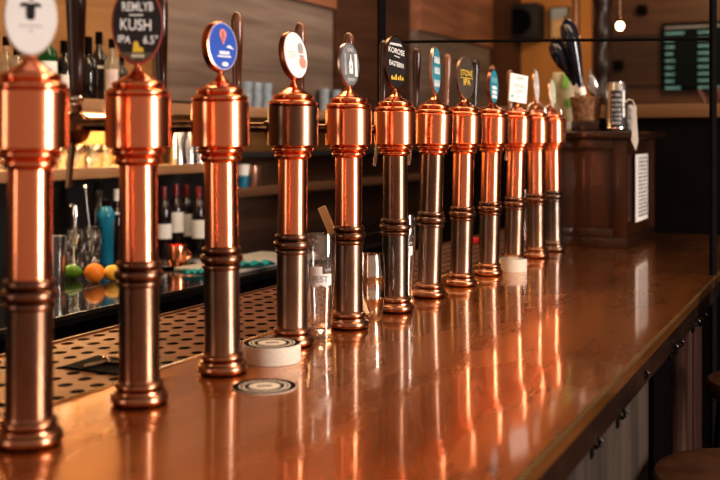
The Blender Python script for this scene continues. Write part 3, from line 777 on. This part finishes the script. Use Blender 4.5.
bm = bmesh.new(); ovoid(bm, (.009,0,.012), .012,.006,.012, 12, 8); finish('spoon_bowl', bm, chrome, r)
bottle('bottle', 99, 262, BACK, [(.040,0),(.043,.004),(.043,.215),(.036,.245),(.020,.270),(.018,.330),(0,.330)], g_dark, 'tall matt black bottle left of the teal bottle on the back counter', cap=([(.020,.310),(.020,.345),(0,.345)], iron))
bottle('bottle', 106, 264, BACK, [(.030,0),(.032,.004),(.032,.180),(.037,.195),(.037,.215),(.026,.236),(.018,.245),(0,.245)], g_teal, 'bright teal bottle standing behind the orange', cap=([(.019,.240),(.019,.268),(.012,.275),(0,.276)], iron))
bottle('bottle', 117, 256, BACK, spirit, g_dark, 'dark bottle with pale neck label beside the KUSH column', cap=([(.0165,.250),(.0165,.302),(0,.303)], paper_m), label=(.0398,.19,.20,paper_m))
def fruit(name, u, v, rx, rz, m, lab, rot=0, tip=False):
    p = on_back(u, v)
    bm = bmesh.new(); ovoid(bm, (0,0,rz), rx, rz, rz, 24, 16)
    for v_ in bm.verts:
        s = v_.co.x/rx
        if tip and abs(s) > .8: v_.co.x *= 1 + .12*(abs(s)-.8)/.2
    for f in (-1, 1): ovoid(bm, (f*rx*(1.04 if tip else .985), 0, rz), .004,.004,.004, 8, 6)
    o = finish(name, bm, m); o.location = (p.x, p.y, BACK+.0005); o.rotation_euler = (0, 0, TH + rot)
    return tag(o, lab, 'fruit')
fruit('lime', 72, 279.5, .036, .028, lime_m, 'green lime on the back counter', 0, True)
fruit('orange', 94.5, 283, .037, .0365, orange_m, 'whole orange on the back counter between lime and lemon')
fruit('lemon', 113, 281, .036, .030, lemon_m, 'yellow lemon on the back counter behind the KUSH column', .2, True)
# wine bottles right of the KUSH column
for k, (u, v, lm, lab, sc) in enumerate([
  (164, 250, (.0378,.055,.125,paper_m), 'wine bottle with white label closest to the KUSH column', 1.0),
  (176, 248, (.0378,.075,.170,paper_m), 'wine bottle with tall white label, second right of the KUSH column', 1.03),
  (186, 246, (.0378,.050,.160,paper_m), 'wine bottle with white label, third right of the KUSH column', 1.0),
  (199, 248, (.0378,.050,.140,paper_m), 'wine bottle with white label, just left of the balloon column', .98),
  (170, 240, None, 'dark wine bottle in the back row without visible label, left one', 1.12),
  (182, 238, None, 'dark wine bottle in the back row with tan neck, right one', 1.12)]):
    bottle('wine_bottle', u, v, BACK, wine, g_wine, lab, cap=(winecap[0], cork if k >= 4 else foil_red), label=lm, sc=sc, group='wine bottles on the back counter')
p = on_back(177, 267.5)
r = empty('copper_mug', (p.x, p.y, BACK+.0125), (0,0,face_cam(p)+.6), 'hammered copper mug on the black dish', 'mug')
latheo('mug_body', tumbler([(.032,0),(.037,.006),(.042,.035),(.042,.075),(.040,.088)], .002), copper, r, seg=32, cap=False)
tubeo('mug_handle', [(.039+.028*math.sin(PI*k/10), 0, .018+.052*k/10) for k in range(11)], .005, copper, r, 10)
o = latheo('black_dish', [(0,0),(.075,0),(.092,.012),(.090,.012),(.074,.004),(0,.004)], blackgloss); o.location = (p.x, p.y, BACK+.0006); tag(o, 'shallow black dish under the copper mug', 'dish')
bpy.data.objects[r.name].location.z = BACK + .0052
def cloth(u, v, z, sx, sy, lab, seed):
    p = at_z(u, v, z); rnd = random.Random(seed)
    bm = bmesh.new(); n = 14
    g = [[bm.verts.new(((i/n-.5)*sx*(1+.12*math.sin(j*1.3)), (j/n-.5)*sy*(1+.1*math.sin(i*1.1+1)), .006 + .016*abs(math.sin(i*.9+seed))*abs(math.cos(j*.7)) )) for j in range(n+1)] for i in range(n+1)]
    for i in range(n):
        for j in range(n): bm.faces.new((g[i][j], g[i+1][j], g[i+1][j+1], g[i][j+1]))
    bmesh.ops.solidify(bm, geom=bm.faces[:], thickness=.004)
    o = finish('bar_cloth', bm, teal_cloth, angle=180); o.location = (p.x, p.y, z+.001); o.rotation_euler.z = TH + .3
    return tag(o, lab, 'cloth')
cloth(197, 275, BACK, .10, .10, 'crumpled teal cloth on the back counter edge left of the balloon column', 2)
p = at_z(258, 273, BACK)
o = boxo('steel_sheet', -.30, .0, -.10, .55, 0, .012, mat('grey_sheet', (.30,.29,.29), .45, 0), bev=.003); o.location = (XF-.03, p.y, BACK+.0025); tag(o, 'flat grey steel draining sheet on the back counter', 'draining sheet')
cloth(246, 267, BACK+.0148, .20, .10, 'folded teal cloth on the grey draining sheet right of the balloon column', 5)

# ================================================================== CABINET AT THE END OF THE BAR
cc = at_z(626.5, 249, BAR)
ce = at_x(655, 235, cc.x)
XR, YA_, YB_ = cc.x, cc.y, ce.y
XL = -.108
ZT = 1.530
cab = empty('wooden_cabinet', ((XL+XR)/2, (YA_+YB_)/2, BAR), label='dark mahogany cabinet standing on the far end of the copper bar', cat='cabinet')
def cb(n, x0, x1, y0, y1, z0, z1, m, bev=.003):
    bm = bmesh.new(); box(bm, x0-(XL+XR)/2, x1-(XL+XR)/2, y0-(YA_+YB_)/2, y1-(YA_+YB_)/2, z0-BAR, z1-BAR, bev); return finish(n, bm, m, cab)
cb('carcass', XL, XR-.012, YA_+.012, YB_, BAR+.02, ZT-.03, cab_m)
cb('plinth', XL, XR+.004, YA_-.004, YB_+.0, BAR+.0008, BAR+.045, cab_x)
cb('corner_post', XR-.055, XR, YA_, YA_+.05, BAR+.045, ZT-.03, cab_m)
cb('corner_post', XR-.045, XR, YB_-.05, YB_, BAR+.045, ZT-.03, cab_m)
cb('top_rail', XL, XR-.055, YA_, YA_+.03, ZT-.075, ZT-.03, cab_x)
cb('top_slab', XL-.02, XR+.045, YA_-.025, YB_+.03, ZT-.03, ZT, cab_x, .006)
cb('inner_rail', XL, XR-.055, YA_, YA_+.02, BAR+.045, BAR+.08, cab_x)
# notice on its right side
n0 = at_x(635.2, 154.5, XR); n1 = at_x(647.2, 218, XR)
nt_ = empty('paper_notice', (XR+.0015, (n0.y+n1.y)/2, (n0.z+n1.z)/2), (0,0,PI/2), 'white printed paper notice stuck on the side of the wooden cabinet', 'notice')
hw = abs(n1.y-n0.y)/2; hh = abs(n0.z-n1.z)/2
bm = bmesh.new(); box(bm, -hw, hw, -.0008, .0008, -hh, hh); finish('sheet', bm, paper_m, nt_, smooth=False)
bm = bmesh.new(); rr = random.Random(3)
z = hh*.88
while z > -hh*.9:
    x = -hw*.55
    while x < hw*.85:
        l = rr.uniform(.010,.035); flat_rect(bm, x, min(x+l, hw*.88), z-.0045, z+.0045, -.0014); x += l + rr.uniform(.006,.02)
    z -= .0165
finish('printed_lines', bm, ink, nt_, smooth=False)
# board behind / right, with small chrome knob
kn = at_y(664, 132.5, YB_+.03)
# can with black label
def on_cab(u, v): return at_z(u, v, ZT)
DC = 4.24
p = at_d(616.5, 100, DC); pz = ZT
can = empty('beer_can', (p.x, p.y, pz+.0006), (0,0,face_cam(p)), 'large silver can with black label on the wooden cabinet', 'can')
latheo('can_body', [(0,0),(.036,0),(.0455,.012),(.0455,.188),(.040,.202),(.040,.208),(.0385,.208),(.0380,.204),(0,.204)], steel, can, seg=40)
latheo('black_label', [(.0460,.018),(.0460,.172)], ink, can, seg=32, a0=-PI/2-.55, a1=-PI/2+.95)
bm = bmesh.new(); rr = random.Random(9)
for z in (.030,.048,.066,.086,.106,.126,.148):
    x = -.020
    while x < .018:
        l = rr.uniform(.006,.016); vs = []
        for xx, zz in ((x,z),(x+l,z),(x+l,z+.011),(x,z+.011)):
            a_ = xx/.0464; vs.append(bm.verts.new((.0464*math.sin(a_), -.0464*math.cos(a_), zz)))
        bm.faces.new(vs); x += l + .004
finish('label_print', bm, grey_ink, can, smooth=False)
latheo('white_stripe', [(.0464,.060),(.0464,.172)], chalk, can, seg=4, a0=-PI/2+.60, a1=-PI/2+.82)
p = at_d(629.5, 100, DC+.11)
s = empty('small_can', (p.x, p.y, pz+.0006), (0,0,face_cam(p)), 'small grey printed can right behind the large silver can', 'can')
latheo('can_body', [(0,0),(.026,0),(.030,.006),(.030,.105),(.026,.115),(0,.115)], steel_dull, s, seg=28)
latheo('printed_label', [(.0304,.010),(.0304,.100)], mat('speckled_label',(.45,.44,.42),.5,0,dark=(.06,.06,.06),scale=90), s, seg=28, a0=-PI/2-1.3, a1=-PI/2+1.3)
# paper tag hanging by a wire hook over the edge of the cabinet
p = at_d(635, 100, 4.10)
p = Vector((XR+.048, p.y, 0)); p = at_x(630.5, 100, XR+.050)
t_ = empty('hanging_tag', (p.x+.008, p.y, ZT), (0,0,face_cam(p)), 'long white paper tag hanging over the cabinet edge beside the cans', 'tag')
bm = bmesh.new(); tube(bm, [(-.030,0,.09),(-.028,0,.110),(-.015,0,.122),(.000,0,.118),(.006,0,.100)], .005, 8); finish('wire_hook', bm, steel_dull, t_)
bm = bmesh.new()
vs = [bm.verts.new(q) for q in ((-.003,0,.104),(.014,0,.100),(.018,0,.02),(.022,-.002,-.040),(.012,-.004,-.080),(-.004,-.002,-.040),(-.002,0,.02))]
bm.faces.new(vs); bmesh.ops.solidify(bm, geom=bm.faces[:], thickness=.002)
finish('paper_strip', bm, paper_m, t_, smooth=False)
# wicker basket on a small board with two blue-black handles
p = at_d(586, 120, 4.33)
o = boxo('wooden_block', -.058, .058, -.06, .06, 0, .045, cab_x, bev=.004); o.location = (p.x, p.y, ZT+.0006); o.rotation_euler.z = TH-.3; tag(o, 'dark wooden block under the wicker basket on the cabinet', 'block')
bk = empty('wicker_basket', (p.x, p.y, ZT+.0462), (0,0,TH), 'brown wicker basket on the wooden cabinet left of the silver can', 'basket')
bm = bmesh.new()
for k in range(9):
    rr_ = .050 + .012*k/8; pts = [(rr_*math.cos(2*PI*i/24)*(1+.03*((i+k)%2)), rr_*math.sin(2*PI*i/24)*(1+.03*((i+k)%2)), .006+k*.0115) for i in range(25)]
    tube(bm, pts, .0068, 6)
lathe(bm, [(0,.002),(.050,.002)], 24, cap=False)
finish('woven_body', bm, wicker, bk)
for k in range(7):
    a_ = 2*PI*k/7; bm = bmesh.new(); ovoid(bm, (p.x+.030*math.cos(a_), p.y+.030*math.sin(a_), ZT+.0462+.022), .013,.013,.013, 12, 8); ovoid(bm, (p.x+.030*math.cos(a_)+.010, p.y+.030*math.sin(a_), ZT+.0462+.026), .004,.004,.004, 8, 6)
    o = finish('walnut', bm, cork); tag(o, 'small tan nut lying inside the wicker basket', 'nut', 'nuts in the wicker basket')
def handpull(u0, v0, u1, v1, k, lab, col_m):
    a = at_d(u0, v0, k); b = at_d(u1, v1, k); d = b - a; L = d.length
    r = empty('beer_pump_lever', a, (0,0,0), lab, 'beer pump lever')
    q = Vector((0,0,1)).rotation_difference(d.normalized()); r.rotation_mode = 'QUATERNION'; r.rotation_quaternion = q
    latheo('handle_grip', [(0,.030),(.012,.030),(.014,.06),(.020,.10),(.034,L*.56),(.039,L*.75),(.033,L*.91),(.014,L*.985),(0,L)], col_m, r, seg=28)
    latheo('white_ferrule', [(0,0),(.016,0),(.016,.030),(.013,.034),(0,.034)], white_m, r, seg=24)
    latheo('brass_stem', [(0,-.050),(.009,-.050),(.009,.002),(0,.002)], brass, r, seg=14)
    latheo('brass_tip', [(.007,L-.006),(.007,L+.012),(.004,L+.018),(0,L+.018)], brass, r, seg=16)
handpull(583, 95, 566, 19, 4.30, 'taller blue-black beer pump handle leaning left above the basket', navy_black)
handpull(579, 92, 553, 40, 4.345, 'shorter blue-black beer pump handle splayed further left', navy_black)
a = at_d(597, 100, 4.34)
r = empty('metal_scoop', a, (0, -.25, TH), 'pointed silver scoop standing up in the wicker basket', 'scoop')
bm = bmesh.new(); ovoid(bm, (0,0,.06), .024,.007,.055, 16, 12); finish('scoop_blade', bm, steel, r)
bm = bmesh.new(); tube(bm, [(0,0,.105),(0,0,.140)], [.006,.003], 8); finish('scoop_tip', bm, steel_dull, r)
p = at_d(563, 120, 4.52)
pk = empty('paper_packet', (p.x, p.y, ZT+.0006), (0,0,TH), 'pale cream packet with green print behind the last tap', 'packet')
bm = bmesh.new(); box(bm, -.052,.052,-.022,.022,0,.27,.006)
for v_ in bm.verts:
    if v_.co.z > .2: v_.co.y *= .25; v_.co.x *= .92
finish('packet_body', bm, packet_m, pk)
bm = bmesh.new(); flat(bm, [(-.012,.20),(.018,.19),(.026,.26),(.0,.265)], -.0235); finish('green_print', bm, green_p, pk, smooth=False); bm = bmesh.new(); flat(bm, oval_pts(.02,.02,.022,.13,14), -.0245); finish('green_print', bm, green_p, pk, smooth=False)
bm = bmesh.new(); flat_rect(bm, -.050,.050,.012,.045,-.0245); finish('white_band', bm, paper_m, pk, smooth=False)

# ================================================================== FAR ROOM
YW = 8.99
def on_far(u, v): return at_y(u, v, YW)
a = on_far(516, 110); b_ = on_far(592, 20)
o = boxo('trim_5', 0, b_.x-a.x, -.02, 0, 0, 2.6, mat('painted_orange_glow', (.46,.20,.05), .6, 0, var=.12, scale=2)); o.location = (a.x, YW, 1.2); tag(o, kind='structure')  # orange light on the far wall, put into this panel's colour
a = on_far(512, 42); b_ = on_far(546, 6)
o = boxo('loudspeaker', 0, b_.x-a.x, -.30, 0, 0, b_.z-a.z, black_face, bev=.008); o.location = (a.x, YW-.03, a.z); tag(o, 'dark loudspeaker box high on the far wall', 'loudspeaker')
bm = bmesh.new(); lathe(bm, [(0,0),(.09,0),(.12,.012),(.13,.012)], 24, cap=False)
sp = finish('speaker_cone', bm, iron, o, loc=((b_.x-a.x)/2, -.302, .17), rot=(PI/2,0,0))
a = on_far(552, 40); b_ = on_far(571, 7)
f = empty('framed_picture', (a.x, YW-.06, a.z), label='small framed picture with pale and grey halves on the far wall', cat='picture')
w_, h_ = b_.x-a.x, b_.z-a.z
bm = bmesh.new(); box(bm, 0, w_, -.02, .02, 0, h_, .004); finish('frame', bm, iron, f)
bm = bmesh.new(); flat_rect(bm, .012, w_-.012, .012, h_*.62, -.0215); finish('tan_image', bm, mat('tan_image',(.62,.40,.20),.5,0,var=.3,scale=8), f, smooth=False)
bm = bmesh.new(); flat_rect(bm, .012, w_-.012, h_*.62, h_-.012, -.0215); finish('grey_image', bm, mat('grey_image',(.35,.38,.38),.5,0,var=.2,scale=8), f, smooth=False)
# carved post
p = at_d(603, 100, 7.6)
bm = bmesh.new(); pr = []
for k in range(60):
    z = k*.06; pr.append((.066 + .013*math.sin(k*1.5), z))
lathe(bm, pr, 28); o = finish('carved_post', bm, wood('carved_dark_wood', (.045,.02,.011), (.02,.009,.006), along=2, rough=.35, coat=.3)); o.location = (p.x, p.y, 0.0)
tag(o, 'dark turned wooden post behind the hanging bulb and pump handles', 'post')
p = at_d(576, 60, 8.2)
o = tubeo('copper_pipe', [(0,0,0),(0,0,3.6)], .030, copper_mid); o.location = (p.x, p.y, 0.0); tag(o, 'vertical copper pipe near the framed picture', 'pipe')
# pendant bulb
p = at_d(620, 26, 6.0)
pb_ = empty('pendant_bulb', p, label='small glowing bulb hanging on a thin cord at the back', cat='lamp')
bm = bmesh.new(); ovoid(bm, (0,0,0), .024,.024,.027, 20, 14); finish('bulb', bm, bulb_m, pb_)
bm = bmesh.new(); lathe(bm, [(.010,.022),(.013,.028),(.015,.032),(.015,.060),(.006,.066),(0,.066)], 16); finish('socket', bm, brass, pb_)
tubeo('cord', [(0,0,.062),(0,0,1.2)], .004, mat('tan_cord',(.35,.2,.1),.6), pb_, 8)
# menu screen
a = on_far(663, 90); b_ = on_far(732, 21)
tv = empty('menu_screen', (a.x, YW-.05, a.z), label='black wall-mounted menu screen with rows of teal lettering', cat='screen')
w_, h_ = b_.x-a.x, b_.z-a.z
bm = bmesh.new(); box(bm, 0, w_, -.03, .03, 0, h_, .006); finish('screen_body', bm, iron, tv)
bm = bmesh.new(); flat_rect(bm, .02, w_-.02, .02, h_-.02, -.0315); finish('display', bm, screen_m, tv, smooth=False)
rr = random.Random(11)
for cx0, wid in ((.035,.095),(.34,.15)):
    for k in range(9):
        z = h_-.09 - k*.066
        if k == 1 and cx0 < .1: pass
        x = cx0; end = cx0 + wid*(rr.uniform(.85,1.0) if k not in (8,) else 1.5)
        if k == 0: end = cx0 + wid*1.9 if cx0 < .1 else cx0+wid
        bm = bmesh.new()
        while x < end - .008:
            l = rr.uniform(.014,.034); flat_rect(bm, x, min(x+l, end), z-.022, z, -.033); x += l+.006
        finish('lettering_row', bm, screen_txt, tv, smooth=False)
bm = bmesh.new(); flat_rect(bm, .03, w_-.03, h_-.055, h_-.035, -.033); finish('top_bar', bm, mat('dim_bar',(.15,.13,.12),.5,emit=(.3,.26,.22),estr=.3), tv, smooth=False)
for u, v, lab in ((643,10,'small black box on the far wall above the menu screen'),(619,65,'small black socket on the far wall under the hanging bulb')):
    p = on_far(u, v); o = boxo('wall_box', -.045, .045, -.06, 0, -.045, .045, iron, bev=.006); o.location = (p.x, YW-.01, p.z); tag(o, lab, 'box')
# two reddish sticks leaning on the ledge
for u0,v0,u1,v1,lab in ((706,104,699,90,'left reddish handle leaning on the timber ledge below the screen'),(723,103,717,88,'right reddish handle leaning on the timber ledge at the picture edge')):
    a = at_y(u0, v0, 3.90); a.z = 1.671; b_ = at_y(u1, v1, 3.93)
    bm = bmesh.new(); tube(bm, [a, a.lerp(b_, .6), b_], [.012,.015,.010], 12); tube(bm, [a - Vector((0,0,.004)), a.lerp(b_, .12)], .016, 12)
    o = finish('wooden_stick', bm, mat('reddish_handle',(.10,.04,.03),.4,0,coat=.3)); tag(o, lab, 'stick')
# iron rack over the bar: two posts and a rail
q1 = at_d(713, 39, 3.30); q0 = at_d(381.5, 42.0, 3.40); q0.z = q1.z
rk = empty('iron_rack', (q1.x, q1.y, 0), label='black iron rack: one tall post, one hanging post and a thin rail over the bar', cat='rack')
loc = lambda v_: Vector((v_.x-q1.x, v_.y-q1.y, v_.z))
def sqbar(name, a, b, s):
    bm = bmesh.new(); tube(bm, [a, b], s, 4); return finish(name, bm, iron, rk, smooth=False)
sqbar('post', loc(Vector((q1.x,q1.y,0))), loc(Vector((q1.x,q1.y,3.0))), .012)
sqbar('post', loc(Vector((q0.x,q0.y,1.505))), loc(Vector((q0.x,q0.y,3.0))), .016)
sqbar('rail', loc(q0), loc(q1), .005)

# ================================================================== STOOLS
def stool(cx, cy, zt, rad, lab, back=False, rz=0):
    r = empty('bar_stool', (cx, cy, 0), (0,0,rz), lab, 'bar stool', 'bar stools at the bar front')
    latheo('seat', [(0,zt-.055),(rad*.9,zt-.055),(rad,zt-.045),(rad*1.01,zt-.02),(rad*.97,zt-.004),(rad*.85,zt),(0,zt+.003)], leather, r, seg=40)
    for sx in (-1,1):
        for sy in (-1,1):
            tubeo('leg', [(sx*rad*.62,sy*rad*.62,zt-.055),(sx*rad*.9,sy*rad*.9,0)], .014, iron, r, 10)
    bm = bmesh.new(); tube(bm, [(rad*.82*math.cos(2*PI*k/32), rad*.82*math.sin(2*PI*k/32)*1, .28) for k in range(33)], .009, 8); finish('foot_ring', bm, iron, r)
    if back:
        bm = bmesh.new(); n = 12
        pts = [(rad*math.cos(a), rad*math.sin(a)) for a in [ -1.1 + 2.2*k/n for k in range(n+1)]]
        inn = [(x*.9, y*.9) for x, y in pts]
        prism(bm, pts + inn[::-1], zt+.10, zt+.30); finish('backrest', bm, leather, r, angle=50)
        for a in (-.8,.8): tubeo('back_post', [(rad*.93*math.cos(a), rad*.93*math.sin(a), zt-.03),(rad*.95*math.cos(a), rad*.95*math.sin(a), zt+.12)], .010, iron, r, 8)
    return r
p = at_d(645, 463, 2.20)
stool(p.x+.225, p.y+.02, p.z, .21, 'brown leather bar stool close to the camera at the lower right corner')
p = at_d(768, 380, 2.9)
stool(p.x, p.y, .80, .17, 'dark bar stool with curved backrest at the right picture edge', True, .3)

# ================================================================== LIGHT
W = bpy.data.worlds.new('room_light'); scene.world = W; W.use_nodes = True
nt = W.node_tree; bg = nt.nodes['Background']
tc = nt.nodes.new('ShaderNodeTexCoord')
dp = nt.nodes.new('ShaderNodeVectorMath'); dp.operation = 'DOT_PRODUCT'; dp.inputs[1].default_value = (.66, -.75, .10)   # lit front room on the guests' side
mr = nt.nodes.new('ShaderNodeMapRange'); mr.inputs['From Min'].default_value = -1; mr.inputs['From Max'].default_value = 1
cr = nt.nodes.new('ShaderNodeValToRGB'); cr.color_ramp.interpolation = 'EASE'
nt.links.new(tc.outputs['Generated'], dp.inputs[0]); nt.links.new(dp.outputs['Value'], mr.inputs['Value']); nt.links.new(mr.outputs[0], cr.inputs['Fac'])
cr.color_ramp.elements[0].position = .42; cr.color_ramp.elements[0].color = (.055,.032,.022,1)
cr.color_ramp.elements[1].position = .92; cr.color_ramp.elements[1].color = (.60,.41,.31,1)
nt.links.new(cr.outputs['Color'], bg.inputs['Color']); bg.inputs['Strength'].default_value = .60

def area(name, loc, target, sx_, sy_, power, c, spread=None):
    l = bpy.data.lights.new(name, 'AREA'); l.shape = 'RECTANGLE'; l.size = sx_; l.size_y = sy_; l.energy = power; l.color = c
    if spread: l.spread = spread
    o = bpy.data.objects.new(name, l); col.objects.link(o); o.location = loc
    d = Vector(target) - Vector(loc); o.rotation_euler = d.to_track_quat('-Z', 'Y').to_euler()
    return o
area('window_light', (4.8, .9, 1.75), (0, 1.3, 1.3), .80, 2.2, 225, (1, .93, .86))
area('left_window_light', (-1.7, -2.6, 1.9), (0, 1.2, 1.3), .30, 1.8, 12, (1, .86, .74))
area('ceiling_light', (.5, 1.6, 3.3), (.3, 1.6, 1.0), .6, 3.2, 42, (1, .70, .44))
area('back_bar_light', (-1.3, 1.9, 3.2), (-1.95, 2.4, 1.5), .4, 2.6, 20, (1, .72, .42))
area('shelf_glow', (-1.99, (ya+yl)/2, 1.605), (-1.99, (ya+yl)/2, 1.0), .08, yl-ya, 15, (1, .74, .36))
area('plank_wall_light', (-.8, 4.2, 3.3), (-2.0, 4.6, 1.9), .6, 2.5, 36, (1, .82, .68))
area('far_wall_light', (.2, 7.2, 3.4), (-.2, 9.0, 1.9), .6, .6, 30, (1, .66, .32))
area('far_right_light', (2.6, 6.6, 3.2), (2.8, 9.0, 1.6), 1.5, .6, 7, (1, .70, .42))

# ================================================================== CAMERA
cam = bpy.data.cameras.new('camera'); co = bpy.data.objects.new('camera', cam); col.objects.link(co)
cam.sensor_width = 36.0; cam.lens = 50.0; cam.shift_y = -(240-VH)/720.0
co.location = C0; co.rotation_euler = (PI/2, 0, TH)
cam.dof.use_dof = True; cam.dof.focus_distance = 2.6; cam.dof.aperture_fstop = 2.9
scene.camera = co
scene.view_settings.view_transform = 'Standard'
scene.view_settings.look = 'Medium High Contrast'
scene.view_settings.exposure = 0.0
